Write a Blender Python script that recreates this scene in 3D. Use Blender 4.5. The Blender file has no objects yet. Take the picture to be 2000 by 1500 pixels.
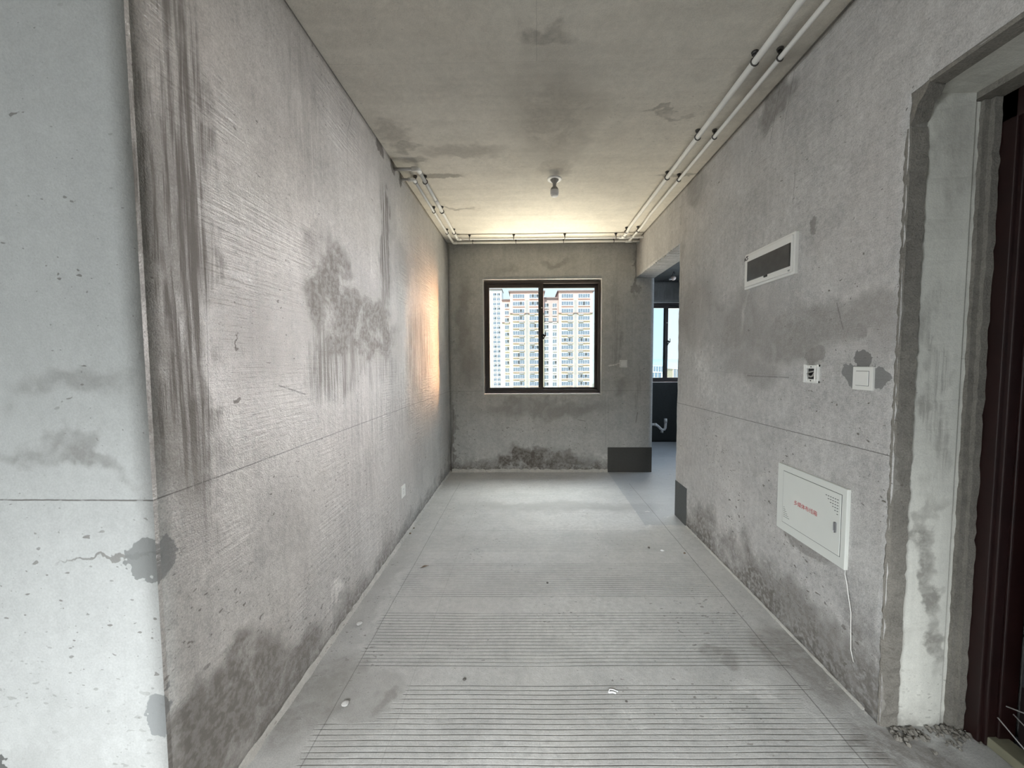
import bpy, bmesh, math, random
from mathutils import Vector, Matrix, noise as mnoise
random.seed(7)
SC = bpy.context.scene
COL = SC.collection

# ------------------------------------------------------------------ camera, sky, sun, lamps, exposure
def look_matrix():
    yaw, pit, roll = math.radians(1.0), math.radians(3.2), math.radians(0.25)
    f = Vector((-math.sin(yaw)*math.cos(pit), math.cos(yaw)*math.cos(pit), -math.sin(pit)))
    r0 = Vector((math.cos(yaw), math.sin(yaw), 0)); u0 = r0.cross(f)
    r = r0*math.cos(roll) - u0*math.sin(roll); u = u0*math.cos(roll) + r0*math.sin(roll)
    m = Matrix.Identity(4)
    for i, v in enumerate((r, u, -f)):
        for k in range(3): m[k][i] = v[k]
    m.translation = Vector((0, 0, 1.37))
    return m
cam = bpy.data.cameras.new('camera'); camo = bpy.data.objects.new('camera', cam); COL.objects.link(camo)
camo.matrix_world = look_matrix()
cam.sensor_width = 36; cam.lens = 751/2000*36; cam.shift_x = -17/2000; cam.clip_start = .05; cam.clip_end = 3000
SC.camera = camo
SC.view_settings.view_transform = 'Standard'; SC.view_settings.look = 'None'
SC.view_settings.exposure = 0.0; SC.view_settings.gamma = 1.0
SC.view_settings.use_curve_mapping = False
cy = SC.cycles
cy.max_bounces = 6; cy.diffuse_bounces = 4; cy.glossy_bounces = 2; cy.transmission_bounces = 4; cy.transparent_max_bounces = 8
cy.caustics_reflective = False; cy.caustics_refractive = False
cy.sample_clamp_indirect = 4.0
cy.use_denoising = True
cy.use_adaptive_sampling = True; cy.adaptive_threshold = .06; cy.adaptive_min_samples = 12
try: cy.denoiser = 'OPENIMAGEDENOISE'
except Exception: pass

W = bpy.data.worlds.new('sky'); SC.world = W; W.use_nodes = True
nt = W.node_tree; nt.nodes.clear()
o = nt.nodes.new('ShaderNodeOutputWorld'); bg = nt.nodes.new('ShaderNodeBackground')
tc = nt.nodes.new('ShaderNodeTexCoord'); sx = nt.nodes.new('ShaderNodeSeparateXYZ'); cr = nt.nodes.new('ShaderNodeValToRGB')
nt.links.new(tc.outputs['Generated'], sx.inputs[0]); nt.links.new(sx.outputs['Z'], cr.inputs[0])
cr.color_ramp.elements[0].position = 0.0; cr.color_ramp.elements[0].color = (.88, .96, 1.0, 1)
cr.color_ramp.elements[1].position = 0.6; cr.color_ramp.elements[1].color = (.36, .58, .92, 1)
e = cr.color_ramp.elements.new(.18); e.color = (.76, .90, 1.0, 1)
nt.links.new(cr.outputs[0], bg.inputs[0]); bg.inputs[1].default_value = 1.3
nt.links.new(bg.outputs[0], o.inputs[0])

def lamp(name, kind, loc, target, energy, color, size=None, size_y=None, spread=180):
    l = bpy.data.lights.new(name, kind); l.energy = energy; l.color = color
    if kind == 'AREA':
        l.shape = 'RECTANGLE'; l.size = size; l.size_y = size_y; l.spread = math.radians(spread)
    ob = bpy.data.objects.new(name, l); COL.objects.link(ob); ob.location = loc
    d = Vector(target) - Vector(loc); ob.rotation_euler = d.to_track_quat('-Z', 'Y').to_euler()
    return ob
sun = lamp('sun', 'SUN', (0, -40, 60), (14, 20, 0), 7.2, (1.0, .95, .86)); sun.data.angle = math.radians(.6)
lamp('assumed_balcony_fill', 'AREA', (.0, -2.1, 1.6), (.0, 1.0, -.35), 33, (.96, 1.0, 1.02), 2.6, .4, 58)  # lamp added inside the room behind the camera; the balcony is assumed
lamp('assumed_rear_fill', 'AREA', (-3.3, -4.35, 1.0), (.6, 2.0, .6), 3, (1.0, .96, .93), 3.2, 1.6, 120)  # lamp added just inside the rear opening, which is itself assumed
lamp('living_side_fill', 'AREA', (-4.85, -2.4, 1.35), (1.32, 2.2, .40), 46, (.90, .97, 1.0), 2.2, 1.2, 64)  # added lamp by a closed wall, brightens the lower right wall
lamp('kitchen_aimed_fill', 'AREA', (3.6, 5.85, 1.75), (-.97, 1.62, 1.47), 25, (1.0, .96, .95), 1.1, 1.0, 40)  # unseen lamp inside the kitchen, added to brighten the left wall
lamp('kitchen_wide_fill', 'AREA', (3.64, 4.6, 1.7), (-.97, 3.2, 1.0), 68, (.68, .86, 1.08), 2.6, 1.5, 160)  # added wide lamp in the kitchen, with no window behind it
lamp('under_sill_fill', 'AREA', (.15, 5.45, .35), (.15, 4.6, 2.7), 205, (1.0, .85, .67), 1.9, .7, 150)  # added lamp below the sill, lights the ceiling; no terrace stands there
lamp('above_window_fill', 'AREA', (.15, 6.3, 3.9), (.15, 3.9, 0), 175, (1.0, .97, .95), 2.4, 1.4, 130)  # lamp added out of view above the window to strengthen the daylight
lamp('outside_right_fill', 'AREA', (3.1, 9.2, 2.2), (-.97, 3.3, 1.5), 150, (1.0, .88, .80), 2.2, 4.0, 120)  # added lamp outside at the right, no facade there; brightens the left wall
lamp('assumed_orange_fill', 'AREA', (2.30, 8.0, 1.65), (-.97, 4.3, 1.5), 85, (1.0, .44, .16), .42, 3.3, 50)  # lamp added outside for the orange wall band; source assumed, no facade there

# ------------------------------------------------------------------ shader expression helper
class X:
    def __init__(s, nt, sock): s.nt, s.k = nt, sock
    def _m(s, op, *a, clamp=False):
        n = s.nt.nodes.new('ShaderNodeMath'); n.operation = op; n.use_clamp = clamp
        for i, v in enumerate((s,)+a):
            if isinstance(v, X): s.nt.links.new(v.k, n.inputs[i])
            else: n.inputs[i].default_value = v
        return X(s.nt, n.outputs[0])
    def __add__(s, b): return s._m('ADD', b)
    __radd__ = __add__
    def __sub__(s, b): return s._m('SUBTRACT', b)
    def __rsub__(s, b): return (s*-1) + b
    def __mul__(s, b): return s._m('MULTIPLY', b)
    __rmul__ = __mul__
    def __truediv__(s, b): return s._m('DIVIDE', b)
    def abs(s): return s._m('ABSOLUTE')
    def fract(s): return s._m('FRACT')
    def sqrt(s): return s._m('SQRT')
    def pow(s, b): return s._m('POWER', b)
    def min(s, b): return s._m('MINIMUM', b)
    def max(s, b): return s._m('MAXIMUM', b)
    def gt(s, b): return s._m('GREATER_THAN', b)
    def lt(s, b): return s._m('LESS_THAN', b)
    def clamp(s): return s._m('ADD', 0.0, clamp=True)
    def ss(s, a, b):                       # smooth step from a (0) to b (1); a may exceed b
        n = s.nt.nodes.new('ShaderNodeMapRange'); n.interpolation_type = 'SMOOTHSTEP'
        lo, hi, t0, t1 = (a, b, 0, 1) if a < b else (b, a, 1, 0)
        s.nt.links.new(s.k, n.inputs['Value'])
        n.inputs['From Min'].default_value = lo; n.inputs['From Max'].default_value = hi
        n.inputs['To Min'].default_value = t0; n.inputs['To Max'].default_value = t1
        return X(s.nt, n.outputs[0])

class Mat:
    def __init__(s, name):
        s.m = bpy.data.materials.new(name); s.m.use_nodes = True; s.nt = s.m.node_tree; s.nt.nodes.clear()
        s.out = s.nt.nodes.new('ShaderNodeOutputMaterial'); s.b = s.nt.nodes.new('ShaderNodeBsdfPrincipled')
        s.nt.links.new(s.b.outputs[0], s.out.inputs[0])
        g = s.nt.nodes.new('ShaderNodeNewGeometry'); s.P = g.outputs['Position']
        q = s.nt.nodes.new('ShaderNodeSeparateXYZ'); s.nt.links.new(s.P, q.inputs[0])
        s.x, s.y, s.z = (X(s.nt, q.outputs[i]) for i in range(3))
    def vec(s, sc=(1, 1, 1), off=(0, 0, 0), rot=(0, 0, 0)):
        n = s.nt.nodes.new('ShaderNodeMapping'); s.nt.links.new(s.P, n.inputs[0])
        n.inputs['Scale'].default_value = sc; n.inputs['Location'].default_value = off; n.inputs['Rotation'].default_value = rot
        return n.outputs[0]
    def noise(s, scale, detail=3, rough=.55, dist=0, v=None):
        n = s.nt.nodes.new('ShaderNodeTexNoise'); s.nt.links.new(v or s.P, n.inputs['Vector'])
        n.inputs['Scale'].default_value = scale; n.inputs['Detail'].default_value = detail
        n.inputs['Roughness'].default_value = rough; n.inputs['Distortion'].default_value = dist
        return X(s.nt, n.outputs[0])
    def mix(s, f, a, b):
        n = s.nt.nodes.new('ShaderNodeMix'); n.data_type = 'RGBA'
        for k, v in ((0, f), (6, a), (7, b)):
            if isinstance(v, X): s.nt.links.new(v.k, n.inputs[k])
            elif hasattr(v, 'is_output'): s.nt.links.new(v, n.inputs[k])
            elif k == 0: n.inputs[k].default_value = v
            else: n.inputs[k].default_value = (*v, 1)
        return n.outputs[2]
    def scale(s, col, f):                  # colour * scalar
        n = s.nt.nodes.new('ShaderNodeVectorMath'); n.operation = 'SCALE'
        if hasattr(col, 'is_output'): s.nt.links.new(col, n.inputs[0])
        else: n.inputs[0].default_value = col
        s.nt.links.new(f.k, n.inputs['Scale'])
        return n.outputs[0]
    def color(s, c):
        if hasattr(c, 'is_output'): s.nt.links.new(c, s.b.inputs['Base Color'])
        else: s.b.inputs['Base Color'].default_value = (*c, 1)
    def bump(s, h, strength, dist=.01):
        n = s.nt.nodes.new('ShaderNodeBump'); n.inputs['Strength'].default_value = strength; n.inputs['Distance'].default_value = dist
        s.nt.links.new(h.k, n.inputs['Height']); s.nt.links.new(n.outputs[0], s.b.inputs['Normal'])
    def set(s, **k):
        for a, v in k.items():
            i = s.b.inputs[a.replace('_', ' ')]
            if isinstance(v, X): s.nt.links.new(v.k, i)
            else: i.default_value = v
        return s

def plain(name, col, rough=.5, metal=0, spec=.5, var=.06, vs=40, bump=0, **k):
    m = Mat(name); n = m.noise(vs, 3)
    m.color(m.scale(col, 1 + (n-.5)*2*var)); m.set(Roughness=rough, Metallic=metal)
    m.b.inputs['Specular IOR Level'].default_value = spec
    if bump: m.bump(m.noise(vs*3, 3), bump, .002)
    m.set(**k)
    return m.m

def plaster(name, axes, base=(.42, .415, .40), stains=(), lines=(), patches=(), pale=(), tint=(.36, .33, .30),
            mott=.30, grain=.35, speck=.5, bottom=.5, bh=.22, rough=.62, spec=.35, bumpk=.5, ripple=.0, streak=.25, extra=None, wet=None):
    """cement render: mottling, grain, pits, damp stains of given shapes (metres on the wall)"""
    m = Mat(name); A = {'x': m.x, 'y': m.y, 'z': m.z}; u, v = A[axes[0]], A[axes[1]]
    n1 = m.noise(.9, 2, .6, .4); n2 = m.noise(5, 4, .65, .6); n3 = m.noise(34, 2, .65); n4 = m.noise(210, 1, .6)
    wa = m.noise(3.2, 3, .7, v=m.vec(off=(3.1, 1.7, 9.2))); wb = m.noise(3.2, 3, .7, v=m.vec(off=(13.1, 7.7, 2.2)))
    uw = u + (wa-.5)*.42 + (n3-.5)*.05; vw = v + (wb-.5)*.42 + (n3-.5)*.05
    f = 1 + (n1-.5)*mott + (n2-.5)*mott*1.1 + (n3-.5)*grain*.75 + (n4-.5)*grain
    # fine upright trowel and water streaks
    if streak:
        sv = {'xz': (22, 22, .9), 'yz': (22, 22, .9), 'xy': (.8, 14, 1)}[axes]
        sn = m.noise(1.0, 2, .65, v=m.vec(sc=sv)); f = f + (sn-.5)*streak
        sn2 = m.noise(1.0, 3, .7, v=m.vec(sc=tuple(a*2.4 for a in sv), off=(5, 2, 8)))
    else: sn2 = n3
    tintm = n1.ss(.35, .75)*.5
    dark = None
    for (cu, cv, ru, rv, soft, amt, kind) in stains:
        d = (((uw-cu)/ru).pow(2) + ((vw-cv)/rv).pow(2)).sqrt() if kind != 'sharp' else \
            (((u + (n3-.5)*.05 + (n2-.5)*.13-cu)/ru).pow(2) + ((v + (n3-.5)*.05 + (wb-.5)*.16-cv)/rv).pow(2)).sqrt()
        k = d.ss(1+soft*.5, 1-soft*.5)*amt
        if kind == 'streak': k = k*(sn2.ss(.32, .62)*1.1)
        if kind == 'blot': k = k*(n2.ss(.30, .54)*.85 + n3.ss(.38, .6)*.35)
        dark = k if dark is None else dark.max(k)
    if bottom:
        k = (v + (n2-.5)*bh*1.6 + (n3-.5)*bh*.9 + (wa-.5)*bh*1.2).ss(bh, bh*.15)*bottom
        k = k*(n3.ss(.3, .62)*.7+.3)
        dark = k if dark is None else dark.max(k)
    if speck:
        s1 = m.noise(33, 1, .5, v=m.vec(sc=(1, 1, 1.9) if axes != 'xy' else (1, 1.8, 1), rot=(.5, .3, .4)))
        s2 = m.noise(70, 1, .5, v=m.vec(sc=(1, 1, 1.6), off=(4, 4, 1)))
        low = v.ss(1.5, .1) if axes != 'xy' else m.noise(1.5, 1).ss(.4, .7)
        k = (s1 + low*.060).ss(.735, .765)*speck*.85 + (s2 + low*.035).ss(.74, .78)*speck*.7
        k = k*m.noise(2.2, 2, v=m.vec(off=(7, 3, 1))).ss(.38, .6)
        dark = k if dark is None else dark.max(k)
    for (cu, cv, ru, rv, amt) in pale:
        d = (((uw-cu)/ru).pow(2) + ((vw-cv)/rv).pow(2)).sqrt()
        f = f + d.ss(1.3, .5)*amt*(n3.ss(.25, .7)*.6+.4)
    col = m.mix(tintm, base, tint); col = m.scale(col, f.max(.2))
    if dark is not None: col = m.mix(dark.clamp(), col, (.13, .115, .10))
    for (cu, cv, ru, rv, c) in patches:     # trowelled-on cement of another grey with a crumbly edge
        d = (((u + (n3-.5)*.055 + (n2-.5)*.13-cu)/ru).pow(2) + ((v + (n3-.5)*.055 + (wa-.5)*.14-cv)/rv).pow(2)).sqrt()
        col = m.mix(d.ss(1.04, .98)*.9, col, c)
    for (u0, v0, u1, v1, w, amt) in lines:  # scored or snapped lines
        dx, dy = u1-u0, v1-v0; L = math.hypot(dx, dy)
        a = (u-u0)*(dx/L) + (v-v0)*(dy/L); d = ((u-u0)*(-dy/L) + (v-v0)*(dx/L) + (n3-.5)*.002 + (n2-.5)*.004).abs()
        k = d.ss(w, w*.4)*(a.gt(0)*a.lt(L))*(n3.ss(.3, .48)*.5+.5)*amt
        col = m.mix(k.clamp(), col, (.12, .11, .10))
    h = n4*.25 + n3*.55 + n2*.8
    if ripple:
        rz = m.noise(1.0, 3, .6, v=m.vec(sc=(5, 5, 75) if axes != 'xy' else (5, 75, 1)))
        h = h + rz*ripple*m.noise(1.4, 2).ss(.4, .6)
    r = (n3-.5)*.25 + (n2-.5)*.15 + rough
    if dark is not None: r = r + dark.clamp()*.4
    if extra: col, h, r = extra(m, u, v, col, h, r, dict(n1=n1, n2=n2, n3=n3, n4=n4, wa=wa, wb=wb))
    m.color(col); m.set(Roughness=r); m.b.inputs['Specular IOR Level'].default_value = spec
    m.bump(h, bumpk, .006)
    return m.m

# ------------------------------------------------------------------ mesh helpers
def link(name, bm, mats, parent=None, smooth=False, mat4=None):
    me = bpy.data.meshes.new(name); bm.normal_update(); bm.to_mesh(me); bm.free()
    for m in (mats if isinstance(mats, (list, tuple)) else [mats]): me.materials.append(m)
    if smooth:
        for p in me.polygons: p.use_smooth = True
    ob = bpy.data.objects.new(name, me); COL.objects.link(ob)
    if parent: ob.parent = parent
    if mat4 is not None: ob.matrix_local = mat4
    return ob
def box(bm, x0, x1, y0, y1, z0, z1, bevel=0, seg=2, mi=0):
    vs = [bm.verts.new((x, y, z)) for x in (x0, x1) for y in (y0, y1) for z in (z0, z1)]
    fs = [bm.faces.new([vs[i] for i in f]) for f in ((0,1,3,2),(4,6,7,5),(0,4,5,1),(2,3,7,6),(0,2,6,4),(1,5,7,3))]
    for f in fs: f.material_index = mi
    if bevel:
        es = list({e for f in fs for e in f.edges})
        r = bmesh.ops.bevel(bm, geom=es, offset=bevel, segments=seg, affect='EDGES', profile=.5)
        for f in r['faces']: f.material_index = mi
    return fs
def tube(bm, pts, r, n=12, cap=True, mi=0):
    """round bar along a polyline; r is a number or one per point"""
    pts = [Vector(p) for p in pts]; rs = r if isinstance(r, (list, tuple)) else [r]*len(pts)
    rings = []; up = None
    for i, p in enumerate(pts):
        t = (pts[min(i+1, len(pts)-1)] - pts[max(i-1, 0)]).normalized()
        if up is None: up = t.orthogonal().normalized()
        up = (up - t*up.dot(t)).normalized(); s = t.cross(up)
        rings.append([bm.verts.new(p + (up*math.cos(a) + s*math.sin(a))*rs[i]) for a in [2*math.pi*k/n for k in range(n)]])
    for a, b in zip(rings, rings[1:]):
        for k in range(n):
            f = bm.faces.new((a[k], a[(k+1) % n], b[(k+1) % n], b[k])); f.material_index = mi; f.smooth = True
    if cap:
        f = bm.faces.new(rings[0][::-1]); f.material_index = mi; f = bm.faces.new(rings[-1]); f.material_index = mi
def arc(c, a0, a1, r, n, ax1, ax2):
    c, ax1, ax2 = Vector(c), Vector(ax1), Vector(ax2)
    return [c + ax1*r*math.cos(a0+(a1-a0)*k/n) + ax2*r*math.sin(a0+(a1-a0)*k/n) for k in range(n+1)]
def lathe(bm, prof, n=24, mi=0, origin=(0, 0, 0)):
    o_ = Vector(origin); rings = []
    for r, z in prof: rings.append([bm.verts.new(o_ + Vector((r*math.cos(2*math.pi*k/n), r*math.sin(2*math.pi*k/n), z))) for k in range(n)])
    for a, b in zip(rings, rings[1:]):
        for k in range(n):
            f = bm.faces.new((a[k], a[(k+1) % n], b[(k+1) % n], b[k])); f.material_index = mi; f.smooth = True
    for rg in (rings[0], rings[-1]):
        f = bm.faces.new(rg); f.material_index = mi
    bmesh.ops.recalc_face_normals(bm, faces=bm.faces)
def thing(name, label, cat, mat4=None, loc=None, group=None):
    o = bpy.data.objects.new(name, None); COL.objects.link(o); o.empty_display_size = .1
    if mat4 is not None: o.matrix_world = mat4
    if loc is not None: o.location = loc
    o['label'] = label; o['category'] = cat
    if group: o['group'] = group
    return o
def tag(o, label, cat, group=None, kind=None):
    o['label'] = label; o['category'] = cat
    if group: o['group'] = group
    if kind: o['kind'] = kind
    return o
def struct(o, label=None):
    o['kind'] = 'structure'
    if label: o['label'] = label
    return o
def fine(a, b, step):
    n = max(1, round((b-a)/step)); return [a+(b-a)*i/n for i in range(n+1)]
def seglines(pts, step):
    out = [pts[0]]
    for a, b in zip(pts, pts[1:]): out += fine(a, b, step)[1:]
    return out
def slab(name, axis, w0, w1, us, vs, holes, mats, front, amp=.003, jit=0, step=.045, jitholes=None, parent=None, side_mi=0):
    """wall slab. axis = normal axis; (w0,w1) its two planes, front = w of the seen face; us, vs = extents; holes = (u0,u1,v0,v1).
    The seen face is a fine grid with the plaster's unevenness; hole edges may be broken (jit)."""
    hu = sorted({us[0], us[1], *[h[i] for h in holes for i in (0, 1) if us[0] < h[i] < us[1]]})
    hv = sorted({vs[0], vs[1], *[h[i] for h in holes for i in (2, 3) if vs[0] < h[i] < vs[1]]})
    U, V = seglines(hu, step), seglines(hv, step)
    back = w1 if front == w0 else w0
    def P(u, v, w): return {'x': (w, u, v), 'y': (u, w, v), 'z': (u, v, w)}[axis]
    bm = bmesh.new(); F, B = {}, {}
    inc = lambda i, j: not any(h[0]-1e-6 < (U[i]+U[i+1])/2 < h[1]+1e-6 and h[2]-1e-6 < (V[j]+V[j+1])/2 < h[3]+1e-6 for h in holes)
    sgn = 1 if front > back else -1
    def onhole(u, v):
        for k, h in enumerate(holes):
            if jitholes is not None and k not in jitholes: continue
            if h[0]-1e-5 <= u <= h[1]+1e-5 and h[2]-1e-5 <= v <= h[3]+1e-5: return h
    def vert(D, i, j, w):
        if (i, j) not in D:
            u, v = U[i], V[j]; ww = w; h = None
            if D is F:
                e = min(u-U[0], U[-1]-u, v-V[0], V[-1]-v)
                for h_ in holes:
                    e = min(e, max(h_[0]-u, u-h_[1], h_[2]-v, v-h_[3]))
                fade = max(0, min(1, e/.15))
                q = Vector(P(u, v, w))
                ww = w + sgn*(mnoise.noise(q*1.6)*amp*1.4 + mnoise.noise(q*5.5)*amp*.6)*fade
                h = onhole(u, v) if jit else None
                if h:
                    q = Vector((u*19, v*19, 3.3)); a = mnoise.noise(q)*jit + mnoise.noise(q*2.3)*jit*.6
                    if abs(u-h[0]) < 1e-5 or abs(u-h[1]) < 1e-5:
                        if vs[0] < v < vs[1]: u = u + a*(1 if abs(u-h[1]) < 1e-5 else -1)
                    elif us[0] < u < us[1]: v = v + abs(a)*(1 if abs(v-h[3]) < 1e-5 else -1)
            D[(i, j)] = bm.verts.new(P(u, v, ww))
        return D[(i, j)]
    edges = {}
    for i in range(len(U)-1):
        for j in range(len(V)-1):
            if not inc(i, j): continue
            c = [(i, j), (i+1, j), (i+1, j+1), (i, j+1)]
            fv = [vert(F, *k, front) for k in c]; bv = [vert(B, *k, back) for k in c]
            bm.faces.new(fv).smooth = True; bm.faces.new(bv[::-1])
            for k in range(4):
                a, b = c[k], c[(k+1) % 4]; key = (min(a, b), max(a, b)); edges[key] = edges.get(key, 0)+1
    for (a, b), n in edges.items():
        if n == 1:
            f = bm.faces.new((F[a], F[b], B[b], B[a])); f.material_index = side_mi
    bmesh.ops.recalc_face_normals(bm, faces=bm.faces)
    return link(name, bm, mats, parent)

XL, XR, YB, H, YC = -.97, 1.32, 4.75, 2.83, .96

# ------------------------------------------------------------------ plaster materials
GREY = (.20, .20, .195)
m_left = plaster('render_left_wall', 'yz', base=(.465, .45, .425), tint=(.40, .365, .335), ripple=1.1, mott=.55, grain=.85, bumpk=1.0, speck=.9, rough=.41, spec=.8, bottom=.8, bh=.20, streak=.30,
    stains=[(1.08, 1.75, .10, .80, .8, .85, 'streak'), (1.06, 1.5, .09, .6, .9, .5, 'blot'), (1.10, 1.15, .05, .35, .9, .5, 'streak'),
            (1.92, 1.68, .24, .30, .6, .72, 'blot'), (2.42, 1.58, .46, .20, .6, .72, 'blot'), (2.3, 1.55, .75, .36, .9, .34, 'blot'), (1.80, 1.85, .13, .20, .5, .5, 'blot'), (2.0, 1.38, .34, .22, .8, .7, 'streak'), (2.5, 1.35, .45, .14, .8, .5, 'streak'),
            (2.66, 2.15, .11, .45, .6, .9, 'streak'), (2.70, 2.2, .16, .5, .9, .35, 'blot'), (3.05, 2.15, .16, .18, .9, .3, 'blot'), (2.62, 1.75, .10, .45, .7, .7, 'streak'),
            (3.45, 1.45, .40, .40, .9, .6, 'streak'), (2.6, 1.1, .8, .30, .9, .30, 'streak'), (1.45, 1.5, .25, .25, 1., .25, 'blot'),
            (1.75, 2.45, .12, .3, 1., .3, 'streak'), (2.3, .85, .12, .35, .9, .25, 'streak'), (2.05, .6, .12, .5, .9, .22, 'streak'),
            (1.12, .28, .30, .17, .5, .75, 'blot'), (1.45, .12, .30, .12, .5, .7, 'blot'),
            (2.62, 2.80, .075, .040, .4, .95, 'sharp'), (2.85, 2.795, .055, .045, .4, .9, 'sharp'), (3.02, 2.785, .035, .055, .4, .9, 'sharp'),  # broken holes in the wall, their dark painted flat into the colour
            (1.27, 1.43, .004, .03, .4, .9, 'sharp'), (1.28, 1.27, .02, .006, .4, .8, 'sharp'), (4.7, .25, .05, .35, .6, .5, 'streak')],
    lines=[(.96, 1.018, 4.75, 1.016, .0028, .9), (1.165, 1.66, 1.145, 1.18, .002, .75), (1.48, 1.285, 1.66, 1.235, .004, .85),
           (2.22, 2.80, 2.14, 2.62, .004, .6), (2.14, 2.62, 2.13, 2.36, .003, .5), (.96, 2.825, 2.6, 2.825, .007, .85), (3.0, 2.825, 4.75, 2.825, .005, .7),
           (3.35, 1.9, 3.33, .4, .003, .4), (2.9, 1.75, 2.86, .5, .003, .45)],
    pale=[(1.62, 1.62, .26, .33, .16), (3.05, 1.45, .12, .42, .16), (1.86, .25, .06, .06, .5), (4.0, 1.6, .35, .5, .12)],  # the broad pale patches paint window sheen into the wall colour
    patches=[(.965, .845, .045, .055, GREY), (.955, .43, .012, .075, GREY)])
m_near = plaster('render_near_wall', 'xz', base=(.52, .525, .515), tint=(.47, .475, .46), mott=.16, grain=.26, rough=.75, spec=.25, bumpk=.4, bottom=.22, bh=.50, streak=.08, speck=.8,
    stains=[(-1.08, .865, .13, .006, .6, .6, 'sharp'), (-1.2, 1.12, .16, .03, 1., .4, 'blot'), (-1.15, 1.3, .16, .05, 1., .3, 'blot')],
    lines=[(-5, 1.022, XL, 1.018, .0028, .85)], patches=[(-.985, .855, .062, .058, (.235, .24, .235)), (-.985, .43, .052, .062, (.27, .28, .28)), (-1.50, .27, .085, .06, (.10, .10, .095))])
m_back = plaster('render_back_wall', 'xz', base=(.45, .45, .43), tint=(.39, .375, .345), mott=.38, grain=.6, rough=.72, spec=.3, bottom=.95, bh=.20, speck=.75, streak=.22,
    stains=[(-.75, 1.9, .10, .5, .9, .35, 'blot'), (-.7, 1.35, .12, .25, .9, .30, 'blot'), (.2, .80, .75, .10, .9, .38, 'blot'), (0.0, .16, .42, .15, .6, .85, 'blot'), (.35, .14, .4, .12, .6, .7, 'blot'),
            (.4, 2.55, .2, .05, .9, .35, 'blot'), (-.25, 2.5, .14, .05, .9, .3, 'blot'), (1.15, 1.1, .12, .1, .9, .35, 'blot'), (1.05, 1.8, .06, .5, .9, .3, 'streak'), (1.38, 1.0, .05, .25, .9, .25, 'streak'), (-.95, .4, .04, .5, .6, .6, 'streak'), (1.3, 2.45, .03, .3, .5, .5, 'blot')],
    lines=[(-.97, 1.017, 1.54, 1.017, .003, .45), (.96, .95, .97, .32, .003, .35), (1.0, .95, 1.01, .32, .003, .3), (1.36, .75, 1.34, .62, .005, .8), (.62, .66, .72, .64, .005, .7), (-.955, 0, -.955, 2.8, .004, .6)],
    pale=[(.98, .2, .15, .03, .25), (-.1, .03, 1.1, .035, .30), (1.06, 1.33, .06, .022, .9)])  # last entry: a small glint of light painted as a bright smear
m_right = plaster('render_right_wall', 'yz', base=(.50, .485, .47), tint=(.42, .39, .37), mott=.62, bumpk=.8, ripple=.9, rough=.62, spec=.4, bottom=.9, bh=.38, speck=1.0, grain=.75, streak=.20,
    stains=[(3.1, 1.75, .35, .25, .9, .38, 'blot'), (2.5, 1.6, .5, .20, .9, .42, 'blot'), (1.9, 1.50, .35, .14, .9, .45, 'blot'), (2.3, 1.35, .25, .1, .9, .35, 'blot'), (1.60, 1.52, .2, .10, .9, .42, 'blot'),
            (2.12, 2.72, .14, .13, .6, .55, 'blot'), (3.1, 2.75, .15, .12, .8, .4, 'blot'), (3.35, 2.3, .05, .5, .9, .25, 'streak'), (1.80, 1.385, .06, .05, .4, .55, 'sharp'),
            (1.78, .47, .12, .05, .5, .5, 'blot'), (1.75, .15, .4, .12, .8, .6, 'blot'), (1.55, 1.47, .03, .04, .4, .5, 'sharp'), (1.82, 2.0, .02, .03, .5, .5, 'sharp')],
    lines=[(1.4, 1.024, 3.4, 1.010, .0026, .85), (2.11, 2.79, 2.18, 2.55, .004, .5), (2.0, 2.80, 2.08, 2.50, .004, .35), (2.33, 1.285, 1.96, 1.288, .006, .45), (1.68, 1.62, 1.64, 1.50, .004, .5), (1.98, 2.15, 1.97, 2.30, .003, .5),
           (XR, 2.82, 4.75, 2.82, .006, .6), (1.2, 1.30, 3.0, 1.30, .0015, .25)],
    pale=[(3.0, 1.55, .10, .35, .22), (2.37, 1.65, .025, .14, .30), (2.9, 1.25, .2, .2, .15), (2.04, 2.62, .02, .12, .15)],
    patches=[(1.575, 1.305, .050, .055, (.20, .20, .195)), (1.535, 1.375, .040, .045, (.17, .165, .16)), (1.47, 1.30, .045, .05, (.20, .20, .195))])
def reveal_extra(m, u, v, col, h, r, n):
    k = (m.x + (n['n3']-.5)*.02 + (n['n2']-.5)*.02).ss(1.385, 1.375)
    col = m.mix(k*.8, col, (.17, .155, .135)); return col, h + n['n3']*k*2, r
m_reveal = plaster('render_door_reveal', 'xz', base=(.70, .69, .63), tint=(.64, .63, .57), mott=.2, grain=.25, rough=.8, spec=.2, bottom=.5, bh=.08, speck=.5,
    stains=[(1.45, 1.30, .05, .3, .9, .4, 'streak'), (1.46, .55, .03, .3, .8, .55, 'blot'), (1.5, 2.1, .08, .2, .9, .3, 'blot')], extra=reveal_extra)
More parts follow.
